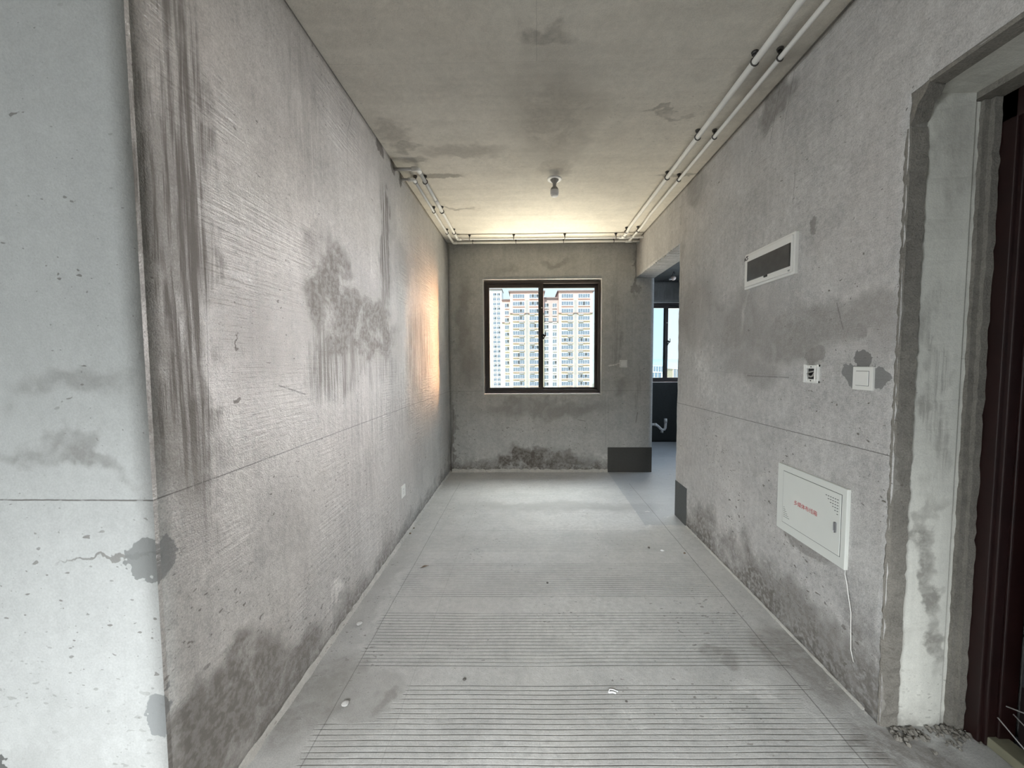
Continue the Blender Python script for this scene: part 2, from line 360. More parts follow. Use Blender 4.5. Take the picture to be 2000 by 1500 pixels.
m_ceil = plaster('render_ceiling', 'xy', base=(.67, .63, .56), tint=(.60, .555, .49), mott=.30, grain=.30, rough=.85, spec=.15, bottom=0, speck=.25, bumpk=.35, streak=.20,
    stains=[(.10, 1.80, .10, .07, .8, .40, 'blot'), (-.1, 1.3, .5, .25, 1., .2, 'blot'), (.15, 2.4, .25, .45, 1., .32, 'blot'), (-.45, 2.75, .25, .08, .9, .30, 'blot'), (-.7, 3.09, .20, .035, .4, .50, 'sharp'), (-.66, 3.70, .20, .035, .5, .40, 'blot'), (-.8, 2.66, .12, .05, .8, .4, 'blot'),
            (1.18, 3.13, .16, .03, .4, .45, 'sharp'), (1.2, 2.0, .1, .2, .9, .3, 'blot'), (.85, 2.35, .15, .02, .8, .4, 'blot'), (.22, 2.93, .10, .16, .9, .28, 'blot'), (-.85, 2.5, .1, .12, .9, .35, 'blot'), (-.82, 2.84, .1, .04, .6, .4, 'sharp')],
    lines=[(-.97, 1.95, 1.32, 1.96, .002, .12), (.03, 1.2, .05, 1.95, .003, .2)])
def floor_extra(m, u, v, col, h, r, n):
    # combed key grooves across the screed, in bands
    vv = v + (n['n1']-.5)*.02 + u*-.012
    P_ = .0215
    t = ((vv/P_).fract() - .5).abs()
    line = t.ss(.14, .03)
    band = None
    for y0, y1, a in ((3.86, 3.96, .3), (3.42, 3.56, .25), (2.70, 3.07, .6), (2.175, 2.55, .95), (1.655, 2.04, .95), (.7, 1.56, .9)):
        k = (vv-(y0+.004)).gt(0)*(vv-(y1)).lt(0)*a
        band = k if band is None else band.max(k)
    side = (u + (n['wa']-.5)*.15).ss(-.80, -.76)*(u + (n['wb']-.5)*.9).ss(1.22, 1.0)
    worn = m.noise(4.5, 4, .65, v=m.vec(sc=(.55, 1, 1), off=(2, 8, 0))).ss(.30, .55)*.8+.2
    smear = ((((u+.72)/.22).pow(2) + ((v-1.52)/.14).pow(2)).sqrt() + (n['n2']-.5)*.8)
    worn = worn*smear.ss(.9, 1.1)
    g = line*band*side*worn
    col = m.mix((g*.78).clamp(), col, (.10, .098, .092))
    col = m.mix(smear.ss(1.05, .8)*.35, col, (.25, .24, .22))
    # darker, smoother waterproofing coat by the kitchen opening and over the kitchen floor
    wp = ((u-.985)+(v-3.2)*-.01).gt(0)*v.gt(3.18)
    wp = wp.max(u.gt(1.33)*v.gt(3.18))
    col = m.mix(wp*.45, col, (.23, .245, .265))
    # joints between the screed bays
    for cu, w_, a in ((-.775, .0028, .6), (1.145, .0035, .7), (-.505, .0018, .25)):
        d = (u-cu+(n['wa']-.5)*.012).abs(); col = m.mix(d.ss(w_, w_*.4)*a*v.lt(4.3), col, (.13, .125, .115))
    # trodden pale scuffs
    sc = m.noise(7, 6, .75, 1.2, v=m.vec(off=(3, 5, 0))).ss(.60, .72)*m.noise(1.1, 2, v=m.vec(off=(9, 1, 4))).ss(.45, .6)
    col = m.mix(sc*.6, col, (.72, .71, .68))
    r = r*(1-wp*.25)
    return col, h - g*3.0, r
m_floor = plaster('cement_screed_floor', 'xy', base=(.46, .455, .44), tint=(.385, .37, .345), mott=.40, grain=.5, rough=.66, spec=.35, bottom=0, speck=.7, bumpk=.45, streak=.16,
    stains=[(-.87, 1.50, .13, .22, .8, .45, 'blot'), (1.25, 1.70, .12, .25, .8, .5, 'blot'), (1.33, 1.3, .16, .12, .6, .6, 'blot'), (.9, 1.75, .1, .06, .6, .4, 'blot'), (.3, 3.6, .9, .12, .9, .22, 'blot'), (-.62, 1.45, .05, .05, .6, .4, 'blot'), (-.9, 2.2, .08, .5, .8, .2, 'blot')],
    pale=[(.3, 2.0, .4, .25, .14), (.0, 1.25, .3, .12, .14), (.95, 1.6, .09, .05, .25), (.5, 3.3, .5, .25, .12)], extra=floor_extra)
m_beam = plaster('broken_beam_soffit', 'xy', base=(.25, .24, .22), tint=(.20, .19, .17), mott=.5, grain=.6, rough=.9, spec=.1, bottom=0, speck=.6, bumpk=1.0)
def kit_extra(m, u, v, col, h, r, n):
    k = (v + (n['n3']-.5)*.01).lt(1.02)
    return m.mix(k*.96, col, (.012, .014, .013)), h, r - k*.1
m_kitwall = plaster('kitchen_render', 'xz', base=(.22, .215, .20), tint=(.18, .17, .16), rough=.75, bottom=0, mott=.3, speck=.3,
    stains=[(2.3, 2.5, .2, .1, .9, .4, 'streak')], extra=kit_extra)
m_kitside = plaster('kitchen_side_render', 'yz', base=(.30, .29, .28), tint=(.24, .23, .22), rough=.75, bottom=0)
m_kitceil = plaster('kitchen_ceiling_dark_grey', 'xy', base=(.10, .10, .095), tint=(.08, .08, .075), rough=.85, bottom=0, spec=.1)  # dark grey render over the kitchen ceiling
m_coat = plain('dark_waterproof_coating', (.068, .066, .06), .62, var=.15, vs=60, bump=.3, spec=.3)
m_coat2 = plain('dark_grey_waterproof_coating', (.105, .108, .105), .6, var=.2, vs=90, bump=.4, spec=.3)
m_dirt = plaster('crumbly_mortar', 'xz', base=(.22, .205, .18), tint=(.16, .15, .135), mott=.6, grain=.7, rough=.9, spec=.1, bottom=0, speck=.9, bumpk=1.0)
m_fillet = plaster('pale_mortar_fillet', 'yz', base=(.46, .445, .41), tint=(.38, .36, .33), mott=.5, grain=.4, rough=.85, spec=.2, bottom=0, speck=.5, bumpk=.7)
m_ext = plain('cream_exterior_paint', (.66, .58, .45), .8, var=.05)

# ------------------------------------------------------------------ the room
def S(*a, label=None, **k): return struct(slab(*a, **k), label)
fl = S('floor', 'z', -.15, 0, (-5.2, 3.9), (-5.0, 6.77), [], m_floor, front=0, amp=.0015, step=.09, label='grey cement screed floor with bands of combed grooves')
cl = S('ceiling', 'z', H, H+.15, (-5.2, 1.54), (-5.0, 4.95), [], m_ceil, front=H, amp=.003, step=.07, label='unpainted cement ceiling')
wl = S('wall_left', 'x', XL-.2, XL, (YC+.012, 4.95), (0, H), [], m_left, front=XL, amp=.0035, label='long left wall of stained cement render')
wn = S('wall_near_left', 'y', YC, YC+.012, (-5.2, XL), (0, H), [], [m_near, m_left], front=YC, amp=.002, step=.06, side_mi=1, label='smoother pale render wall turning the corner at the left')
WX0, WX1, WZ0, WZ1 = -.543, .913, .972, 2.388
wb = S('wall_back', 'y', YB, YB+.2, (XL, 1.54), (0, H), [(WX0, WX1, WZ0, WZ1)], m_back, front=YB, amp=.0025, jit=.003, label='end wall of grey render around the sliding window')
wr = S('wall_right', 'x', XR, XR+.22, (-5.0, YB), (0, H), [(3.40, 4.76, -1, 2.385), (.28, 1.395, -1, 2.285)], [m_right, m_reveal, m_beam], front=XR, amp=.003, jit=.010, step=.035, side_mi=1, label='right wall of rough render with the door and kitchen openings')
for p in wr.data.polygons:          # underside of the beam is broken, unplastered concrete
    if p.material_index == 1 and p.center.y > 3 and abs(p.normal.z) > .5 and p.center.z > 2: p.material_index = 2
    elif p.material_index == 1 and p.center.y > 3: p.material_index = 0
# chips hanging along the beam's lower edge
for i in range(11):
    y = 3.46 + i*.058 + random.uniform(-.015, .015); bm = bmesh.new()
    bmesh.ops.create_icosphere(bm, subdivisions=1, radius=random.uniform(.008, .019))
    for v in bm.verts: v.co *= random.uniform(.75, 1.25)
    link('plaster_chip', bm, m_fillet, wr, mat4=Matrix.Translation((XR+.006, y, 2.388+random.uniform(-.006, .008))) @ Matrix.Diagonal((.7, 1.5, .8, 1)))
# broken corner at the head of the door opening
bm = bmesh.new()
prof = [(1.40, 2.17), (1.40, 2.30), (1.325, 2.30), (1.34, 2.278), (1.352, 2.255), (1.372, 2.235), (1.383, 2.20)]
a = [bm.verts.new((XR+.002, y, z)) for y, z in prof]; b = [bm.verts.new((XR+.062, y+.004, z+.004)) for y, z in prof]
bm.faces.new(a); bm.faces.new(b[::-1])
for i in range(len(prof)): bm.faces.new((a[i], b[i], b[(i+1) % len(prof)], a[(i+1) % len(prof)]))
bmesh.ops.recalc_face_normals(bm, faces=bm.faces); link('corner_mortar', bm, m_dirt, wr)
# ragged mortar lip on the two edges of the door opening
def lip(name, pts, wdt, dep, seed, mat, parent):
    rnd = random.Random(seed); bm = bmesh.new(); rings = []
    for p, (du, dv) in pts:
        j1, j2 = rnd.uniform(.5, 1.25), rnd.uniform(.6, 1.2)
        y, z = p
        rings.append([bm.verts.new(q) for q in ((XR+.003, y+du*wdt*j1, z+dv*wdt*j1), (XR-.0035*j2, y+du*wdt*.45*j2, z+dv*wdt*.45*j2), (XR+.004, y-du*.004*j1, z-dv*.004*j1), (XR+dep, y-du*.012*j2, z-dv*.012*j2), (XR+dep, y+du*.02, z+dv*.02))])
    for r0, r1 in zip(rings, rings[1:]):
        for k in range(5): bm.faces.new((r0[k], r0[(k+1) % 5], r1[(k+1) % 5], r1[k]))
    bm.faces.new(rings[0]); bm.faces.new(rings[-1][::-1])
    bmesh.ops.recalc_face_normals(bm, faces=bm.faces)
    return link(name, bm, mat, parent)
lip('edge_mortar', [((1.395, z), (1, 0)) for z in fine(0, 2.17, .022)], .018, .055, 3, m_dirt, wr)
lip('edge_mortar', [((y, 2.285), (0, 1)) for y in fine(1.335, .3, .022)], .020, .055, 4, m_dirt, wr)
# jamb build-out of crumbling mortar between the reveal and the door frame, in stepped strips
for x0, x1, y0, mt in ((1.54, 1.565, 1.404, m_reveal), (1.565, 1.585, 1.392, m_dirt), (1.585, 1.61, 1.378, m_dirt)):
    bm = bmesh.new(); Z = fine(0, 2.26, .03); q = []
    for z in Z:
        d = random.uniform(-.0025, .0025); q.append([bm.verts.new((x0, y0+d, z)), bm.verts.new((x1+random.uniform(-.002, .003), y0+d, z)), bm.verts.new((x1, y0+.06, z)), bm.verts.new((x0, y0+.06, z))])
    for r0, r1 in zip(q, q[1:]):
        for k in range(4): bm.faces.new((r0[k], r0[(k+1) % 4], r1[(k+1) % 4], r1[k]))
    bm.faces.new(q[0]); bm.faces.new(q[-1]); bmesh.ops.recalc_face_normals(bm, faces=bm.faces)
    link('jamb_mortar', bm, mt, wr)
bm = bmesh.new(); box(bm, 1.54, 1.76, .2, 1.44, 2.262, 2.4); link('head_mortar', bm, m_dirt, wr)
# living room behind the camera
S('wall_far_left', 'x', -5.2, -5.0, (-5.0, YC), (0, H), [], m_near, front=-5.0, step=.3, amp=0)
S('wall_rear', 'y', -4.8, -4.6, (-5.0, XR), (0, H), [(-4.4, -2.6, .0, 2.0)], m_near, front=-4.6, step=.3, amp=0)
# kitchen beyond the opening
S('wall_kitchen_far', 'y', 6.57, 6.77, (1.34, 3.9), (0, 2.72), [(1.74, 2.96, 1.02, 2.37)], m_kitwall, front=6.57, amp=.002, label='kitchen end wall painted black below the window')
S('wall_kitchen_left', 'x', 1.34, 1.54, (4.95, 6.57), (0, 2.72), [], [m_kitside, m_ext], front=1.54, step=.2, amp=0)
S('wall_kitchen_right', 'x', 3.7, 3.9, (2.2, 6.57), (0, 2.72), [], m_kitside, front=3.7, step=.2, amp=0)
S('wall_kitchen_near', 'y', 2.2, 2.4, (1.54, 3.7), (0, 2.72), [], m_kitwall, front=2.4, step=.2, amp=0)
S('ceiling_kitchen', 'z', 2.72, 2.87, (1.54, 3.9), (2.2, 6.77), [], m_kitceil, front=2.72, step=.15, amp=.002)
# entrance lobby shell so that the doorway is closed off
S('wall_lobby', 'x', 1.78, 1.88, (.0, 2.19), (0, 2.83), [], m_kitside, front=1.78, step=.3, amp=0)

# mortar fillets at the wall feet
def fillet(name, pts, h, d, nrm, mat):
    rnd = random.Random(11); bm = bmesh.new(); rings = []
    for p in pts:
        hh, dd = h*rnd.uniform(.75, 1.2), d*rnd.uniform(.75, 1.25); n = Vector(nrm); p = Vector(p)
        rings.append([bm.verts.new(q) for q in (p, p+Vector((0, 0, hh)), p+n*dd*.45+Vector((0, 0, hh*.75)), p+n*dd+Vector((0, 0, .0)))])
    for r0, r1 in zip(rings, rings[1:]):
        for k in range(4): bm.faces.new((r0[k], r0[(k+1) % 4], r1[(k+1) % 4], r1[k]))
    bm.faces.new(rings[0]); bm.faces.new(rings[-1]); bmesh.ops.recalc_face_normals(bm, faces=bm.faces)
    return struct(link(name, bm, mat, smooth=False))
fillet('baseboard_left', [(XL, y, 0) for y in fine(YC, YB, .035)], .024, .014, (1, 0, 0), m_fillet)
fillet('baseboard_back', [(x, YB, 0) for x in fine(XL+.02, .995, .035)], .038, .018, (0, -1, 0), m_fillet)
fillet('baseboard_right', [(XR, y, 0) for y in fine(1.46, 3.16, .03)], .009, .010, (-1, 0, 0), m_fillet)
# waterproofing painted on the wall feet
bm = bmesh.new(); box(bm, .995, 1.541, YB-.004, YB+.001, 0, .312, .001, 1); link('waterproof_coating', bm, m_coat, wb)
bm = bmesh.new(); box(bm, XR-.004, XR+.001, 3.16, 3.401, 0, .318, .001, 1); link('waterproof_coating', bm, m_coat2, wr)
bm = bmesh.new(); box(bm, XR-.0035, XR+.22, 3.399, 3.4035, 0, .318, .001, 1); link('waterproof_coating', bm, m_coat2, wr)

# ------------------------------------------------------------------ windows
m_alu = plain('dark_brown_aluminium', (.040, .030, .027), .38, var=.12, vs=18, spec=.5)
m_black = plain('black_plastic', (.015, .015, .015), .45)
def glass_mat(name, tint=(.93, .97, .97)):
    m = Mat(name); nt = m.nt; nt.nodes.remove(m.b)
    t = nt.nodes.new('ShaderNodeBsdfTransparent'); t.inputs[0].default_value = (*tint, 1)
    g = nt.nodes.new('ShaderNodeBsdfGlossy'); g.inputs['Roughness'].default_value = .02
    fr = nt.nodes.new('ShaderNodeFresnel')
    ge = nt.nodes.new('ShaderNodeNewGeometry'); mr = nt.nodes.new('ShaderNodeMapRange'); mr.inputs['To Min'].default_value = 1.45; mr.inputs['To Max'].default_value = 1/1.45
    nt.links.new(ge.outputs['Backfacing'], mr.inputs['Value']); nt.links.new(mr.outputs[0], fr.inputs[0])   # the pane's far face reflects like its near face
    mx = nt.nodes.new('ShaderNodeMixShader')
    for a_, b_ in ((fr.outputs[0], mx.inputs[0]), (t.outputs[0], mx.inputs[1]), (g.outputs[0], mx.inputs[2]), (mx.outputs[0], m.out.inputs[0])): nt.links.new(a_, b_)
    return m.m
m_glass = glass_mat('window_glass'); m_glass_b = glass_mat('bluish_window_glass', (.84, .95, 1.0))
def frame_bm(bm, x0, x1, z0, z1, y0, y1, wl_, wr_, wt, wb_, bev=.003):
    box(bm, x0, x0+wl_, y0, y1, z0, z1, bev); box(bm, x1-wr_, x1, y0, y1, z0, z1, bev)
    box(bm, x0+wl_-.001, x1-wr_+.001, y0, y1, z1-wt, z1, bev); box(bm, x0+wl_-.001, x1-wr_+.001, y0, y1, z0, z0+wb_, bev)
def sliding_window(name, label, X0, X1, Z0, Z1, Y, mid, g1, g2, sc=1.0):
    w = bpy.data.objects.new(name, None); COL.objects.link(w); w.location = (0, 0, 0); struct(w, label)
    bm = bmesh.new(); frame_bm(bm, X0, X1, Z0, Z1, Y, Y+.085, .026*sc, .026*sc, .034*sc, .030*sc)
    box(bm, X0+.02, X1-.02, Y+.004, Y+.010, Z0+.026*sc, Z0+.048*sc, .001); box(bm, X0+.02, X1-.02, Y+.040, Y+.046, Z0+.026*sc, Z0+.052*sc, .001)
    box(bm, X0+.02, X1-.02, Y+.040, Y+.046, Z1-.06*sc, Z1-.03*sc, .001)
    link('window_frame', bm, m_alu, w)
    for k, (a, b, y0, g) in enumerate(((X0+.018*sc, mid+.030, Y+.010, g1), (mid-.030, X1-.018*sc, Y+.046, g2))):
        bm = bmesh.new(); frame_bm(bm, a, b, Z0+.032*sc, Z1-.030*sc, y0, y0+.030, .045*sc, .045*sc, .052*sc, .040*sc, .002)
        for zz in (Z0+.062*sc, Z1-.072*sc): box(bm, a+.045*sc, b-.045*sc, y0-.001, y0+.004, zz, zz+.004)
        s = link('window_sash', bm, m_alu, w)
        bm = bmesh.new(); box(bm, a+.04*sc, b-.04*sc, y0+.012, y0+.017, Z0+.066*sc, Z1-.076*sc); link('glass_pane', bm, g, s)
        if k == 0:
            bm = bmesh.new(); zc = Z0+.635*(Z1-Z0)*.96-.14; xh = b-.012
            box(bm, xh-.02, xh+.012, y0-.012, y0+.001, zc-.055, zc+.035, .004)
            tube(bm, [(xh+.006, y0-.014, zc+.03), (xh+.03, y0-.03, zc+.005), (xh+.038, y0-.03, zc-.0), (xh+.038, y0-.03, zc+.065)], [.010, .009, .007, .005], 8)
            tube(bm, [(xh+.0, y0-.012, zc+.01), (xh+.026, y0-.022, zc-.002), (xh+.0, y0-.012, zc-.045)], .008, 8)
            link('window_latch', bm, m_black, s)
            bm = bmesh.new(); box(bm, b-.026, b-.012, y0-.004, y0+.001, Z1-.335, Z1-.322, .001); link('white_cap', bm, m_white if 'm_white' in globals() else m_alu, s)
    return w
m_white = plain('white_plastic', (.78, .77, .73), .38, var=.02)
m_white2 = plain('warm_white_plastic', (.76, .74, .70), .42, var=.03)
sliding_window('window_1', 'dark brown sliding window with two panes in the end wall', -.530, .900, .985, 2.372, YB+.035, .170, m_glass, m_glass)
sliding_window('window_2', 'dark brown sliding kitchen window over black wall paint', 1.75, 2.95, 1.03, 2.36, 6.60, 2.36, m_glass_b, m_glass)
# pale render lining round the window openings
m_line = plain('white_sealant_render', (.80, .78, .74), .7, var=.06)
def lining(parent, x0, x1, z0, z1, y0, y1):
    bm = bmesh.new(); t = .0025
    box(bm, x0-t, x0+t, y0, y1, z0, z1); box(bm, x1-t, x1+t, y0, y1, z0, z1); box(bm, x0, x1, y0, y1, z1-t, z1+t); box(bm, x0, x1, y0, y1, z0-t, z0+t)
    link('pale_lining', bm, m_line, parent)
lining(wb, WX0+.003, WX1-.003, WZ0+.003, WZ1-.003, YB+.001, YB+.15)
lining(bpy.data.objects['wall_kitchen_far'], 1.743, 2.957, 1.023, 2.367, 6.571, 6.70)

# ------------------------------------------------------------------ entrance door
m_red = plain('dark_red_door_paint', (.016, .005, .0045), .42, var=.5, vs=14, bump=.2)
m_leaf = plain('black_brown_door_leaf', (.012, .008, .008), .35, var=.3, vs=10)
m_film = plain('dusty_protective_film', (.10, .10, .11), .28, var=.4, vs=9, bump=.8)
d1 = bpy.data.objects.new('door_1', None); COL.objects.link(d1); d1.location = (1.64, .84, 0); struct(d1, 'dark red steel entrance door set deep in the right wall')
off = Matrix.Translation((-1.64, -.84, 0))
def dp(name, bm, mat, par=d1):
    ob = link(name, bm, mat, par); 
    if par is d1: ob.matrix_local = off
    return ob
bm = bmesh.new()
for (x0, x1, y0, y1) in ((1.612, 1.66, 1.335, 1.41), (1.66, 1.72, 1.315, 1.41), (1.625, 1.66, 1.322, 1.34)):
    box(bm, x0, x1, y0, y1, 0, 2.262, .004)
jamb = dp('door_jamb', bm, m_red)
bm = bmesh.new(); box(bm, 1.612, 1.72, .28, 1.41, 2.17, 2.262, .004); dp('door_head', bm, m_red)
bm = bmesh.new(); box(bm, 1.612, 1.72, .27, .345, 0, 2.262, .004); dp('door_jamb', bm, m_red)
bm = bmesh.new(); box(bm, 1.705, 1.76, .345, 1.30, .03, 2.19, .003)
for z0, z1 in ((.12, .55), (.65, 1.25), (1.35, 2.05)):
    box(bm, 1.698, 1.706, .46, 1.20, z0, z1, .006)
leaf = dp('door_leaf', bm, m_leaf)
bm = bmesh.new(); Yg, Zg = fine(.40, 1.285, .03), fine(.26, 1.95, .045); g = {}
for i, y in enumerate(Yg):
    for j, z in enumerate(Zg):
        q = Vector((y*7, z*5, 1)); g[i, j] = bm.verts.new((1.690 + mnoise.noise(q)*.006 + mnoise.noise(q*3)*.003, y, z + .02*mnoise.noise(q*1.7)))
for i in range(len(Yg)-1):
    for j in range(len(Zg)-1): bm.faces.new((g[i, j], g[i+1, j], g[i+1, j+1], g[i, j+1])).smooth = True
film = dp('protective_film', bm, m_film); sol = film.modifiers.new('thick', 'SOLIDIFY'); sol.thickness = .0008
m_wood = plain('dusty_timber_sill', (.20, .19, .13), .8, var=.3, vs=12, bump=.5)
bm = bmesh.new(); box(bm, 1.63, 1.70, .35, 1.345, 0, .035, .004); dp('threshold', bm, m_wood)
m_strand = plain('pale_film_strands', (.42, .41, .40), .5)
bm = bmesh.new()
for p in (((1.66, 1.30, .17), (1.67, 1.22, .20), (1.66, 1.12, .28), (1.67, 1.02, .33)), ((1.66, 1.28, .16), (1.65, 1.18, .13), (1.66, 1.06, .19), (1.66, .98, .20)),
          ((1.64, 1.335, .55), (1.645, 1.33, .40), (1.65, 1.325, .27), (1.64, 1.33, .16)), ((1.645, 1.31, .12), (1.66, 1.2, .045), (1.67, 1.05, .04))):
    tube(bm, p, .0022, 5)
dp('torn_film_strands', bm, m_strand)

# ------------------------------------------------------------------ wall frames: u to the right, v up, w out of the wall
def frame(axis, u, v):
    if axis == 'R': c, loc = ((0, -1, 0), (0, 0, 1), (-1, 0, 0)), (XR, u, v)
    if axis == 'L': c, loc = ((0, 1, 0), (0, 0, 1), (1, 0, 0)), (XL, u, v)
    if axis == 'B': c, loc = ((1, 0, 0), (0, 0, 1), (0, -1, 0)), (u, YB, v)
    m = Matrix.Identity(4)
    for i in range(3):
        for k in range(3): m[k][i] = c[i][k]
    m.translation = Vector(loc); return m
def text_mesh(name, s, size, mat, parent, loc, thick=.0004, sx_=1):
    c = bpy.data.curves.new(name, 'FONT'); c.body = s; c.size = size; c.align_x = 'CENTER'; c.align_y = 'CENTER'; c.extrude = thick
    t = bpy.data.objects.new(name, c); COL.objects.link(t)
    dg = bpy.context.evaluated_depsgraph_get(); me = bpy.data.meshes.new_from_object(t.evaluated_get(dg))
    bpy.data.objects.remove(t); me.materials.clear(); me.materials.append(mat)
    ob = bpy.data.objects.new(name, me); COL.objects.link(ob); ob.parent = parent
    ob.matrix_local = Matrix.Translation(loc) @ Matrix.Diagonal((sx_, 1, 1, 1)); return ob
m_tint = plain('smoked_plastic_cover', (.075, .073, .072), .22, var=.25, vs=25)
m_ink = plain('dark_print', (.05, .04, .04), .6); m_redink = plain('red_print', (.48, .10, .10), .6); m_hole = plain('vent_shadow', (.10, .10, .10), .8)
m_metal = plain('brushed_lock_metal', (.35, .35, .36), .35, metal=.8)
m_steel = plain('white_painted_steel', (.70, .71, .67), .42, var=.04, vs=8)

# breaker box
t = thing('breaker_box', 'white breaker box with smoked cover, high on the right wall', 'breaker box', frame('R', 2.1375, 1.900))
w2, h2 = .2225, .103
bm = bmesh.new(); box(bm, -w2, w2-.012, -h2, h2, -.004, .016, .003); box(bm, -w2+.014, w2-.022, -h2+.012, h2-.012, .012, .026, .006, 2)
bmesh.ops.recalc_face_normals(bm, faces=bm.faces)
link('box_cover', bm, m_white2, t)
bm = bmesh.new(); box(bm, -.178, .194, -.062, .053, .020, .0285, .003); fl_ = link('smoked_flap', bm, m_tint, t)
bm = bmesh.new(); box(bm, -.014, .014, -.073, -.060, .022, .0315, .003); link('flap_catch', bm, m_black, fl_)
bm = bmesh.new(); box(bm, .187, .1945, -.060, .051, .0285, .0295); link('flap_hinge', bm, m_black, fl_)
bm = bmesh.new()                                   # maker's mark: short bar, then an angular cap over a tick
def stroke(bm, pts, w_, d0=.0258, d1=.0268):
    for (a_, b_) in zip(pts, pts[1:]):
        a_, b_ = Vector((*a_, 0)), Vector((*b_, 0)); n = (b_-a_).normalized(); s = Vector((-n.y, n.x, 0))*w_/2; e = n*w_*.3
        q = [a_-e+s, a_-e-s, b_+e-s, b_+e+s]
        lo = [bm.verts.new((v.x, v.y, d0)) for v in q]; hi = [bm.verts.new((v.x, v.y, d1)) for v in q]
        bm.faces.new(lo[::-1]); bm.faces.new(hi)
        for k in range(4): bm.faces.new((lo[k], lo[(k+1) % 4], hi[(k+1) % 4], hi[k]))
stroke(bm, [(-.206, .078), (-.206, .065)], .0065)
stroke(bm, [(-.198, .076), (-.197, .066), (-.176, .067)], .005)
stroke(bm, [(-.198, .076), (-.187, .086), (-.173, .085)], .005); stroke(bm, [(-.187, .083), (-.174, .071)], .005)
link('makers_mark', bm, m_ink, t)
bm = bmesh.new(); stroke(bm, [(.178, -.080), (.192, -.080)], .003); stroke(bm, [(.180, -.0845), (.190, -.0845)], .002); link('small_print', bm, m_hole, t)

# media wiring box
t = thing('wiring_box', 'white steel wiring box with red Chinese lettering, low on the right wall', 'wiring box', frame('R', 1.785, .675))
W2, H2 = .2175, .170
bm = bmesh.new(); box(bm, -W2, W2, -H2, H2, -.004, .013, .003, 2); link('box_frame', bm, m_steel, t)
bm = bmesh.new(); box(bm, -.172, .193, -.126, .140, .0115, .0138); link('door_gap', bm, m_hole, t)
bm = bmesh.new(); box(bm, -.170, .191, -.124, .138, .0125, .0155, .0012, 1); dr = link('box_door', bm, m_steel, t)
for q_ in (0, 1):
    bm = bmesh.new()
    for r_ in range(6):
        for c_ in range(6):
            if q_ == 0 and c_ >= r_: x_ = .112+c_*.0125; z_ = .112-r_*.0125; box(bm, x_-.0038, x_+.0038, z_-.0015, z_+.0015, .0150, .0159)
            if q_ == 1 and c_ <= r_: x_ = -.158+c_*.0075; z_ = -.045-r_*.0095; box(bm, x_-.0028, x_+.0028, z_-.0011, z_+.0011, .0150, .0159)
    link('vent_slots', bm, m_hole, dr)
bm = bmesh.new(); box(bm, .160, .173, -.032, .014, .0145, .0185, .0055, 2); link('push_lock', bm, m_metal, dr)
text_mesh('red_lettering', '多媒体布线箱', .0255, m_redink, dr, (-.012, .004, .0157))
# its loose cable
cp = [(XR-.004, 1.572, .515), (XR-.010, 1.566, .49), (XR-.012, 1.552, .455), (XR-.010, 1.545, .41), (XR-.008, 1.532, .35), (XR-.008, 1.530, .30), (XR-.012, 1.522, .24), (XR-.012, 1.520, .20), (XR-.006, 1.512, .155)]
bm = bmesh.new(); tube(bm, cp, .0016, 6)
tag(link('loose_cable', bm, m_white, smooth=True), 'thin white cable hanging down the wall below the white wiring box', 'cable')

# uncovered socket mount
t = thing('socket_mount', 'open white mounting frame with bare wires, left of the light switch', 'socket', frame('R', 1.804, 1.313))
bm = bmesh.new()
a, b = .047, .043
box(bm, -a, -a+.010, -b, b, -.002, .009, .0015, 1); box(bm, a-.010, a, -b, b, -.002, .009, .0015, 1)
box(bm, -a+.016, -a+.024, -b+.008, b-.004, -.002, .011, .0015, 1); box(bm, a-.024, a-.016, -b+.008, b-.004, -.002, .011, .0015, 1)
box(bm, -a+.004, a-.004, b-.020, b-.004, -.002, .007, .0015, 1); box(bm, -a+.004, a-.004, -b, -b+.018, -.002, .007, .0015, 1)
for sx_ in (-1, 1):
    for sz_ in (-1, 1): box(bm, sx_*(a-.006)-.006, sx_*(a-.006)+.006, sz_*(b-.006)-.006, sz_*(b-.006)+.006, -.002, .010, .002, 1)
link('mounting_frame', bm, m_white, t)
bm = bmesh.new(); box(bm, -.024, .024, -.027, .025, -.004, .0015); link('back_box', bm, m_black, t)
bm = bmesh.new(); tube(bm, arc((0, .008, .008), math.radians(200), math.radians(350), .022, 10, (1, 0, 0), (0, 1, 0)), .004, 8); tube(bm, [(-.022, .0, .006), (-.004, .006, .012), (.020, .012, .006)], .0035, 8)
link('coiled_wire', bm, plain('grey_wire', (.35, .34, .32), .5), t)
bm = bmesh.new(); tube(bm, [(.0, b-.012, .006), (0, b-.012, .0085)], .003, 8); link('screw', bm, m_black, t)
bm = bmesh.new(); tube(bm, [(0, -b+.010, .006), (0, -b+.010, .0085)], .003, 8); link('screw', bm, m_black, t)

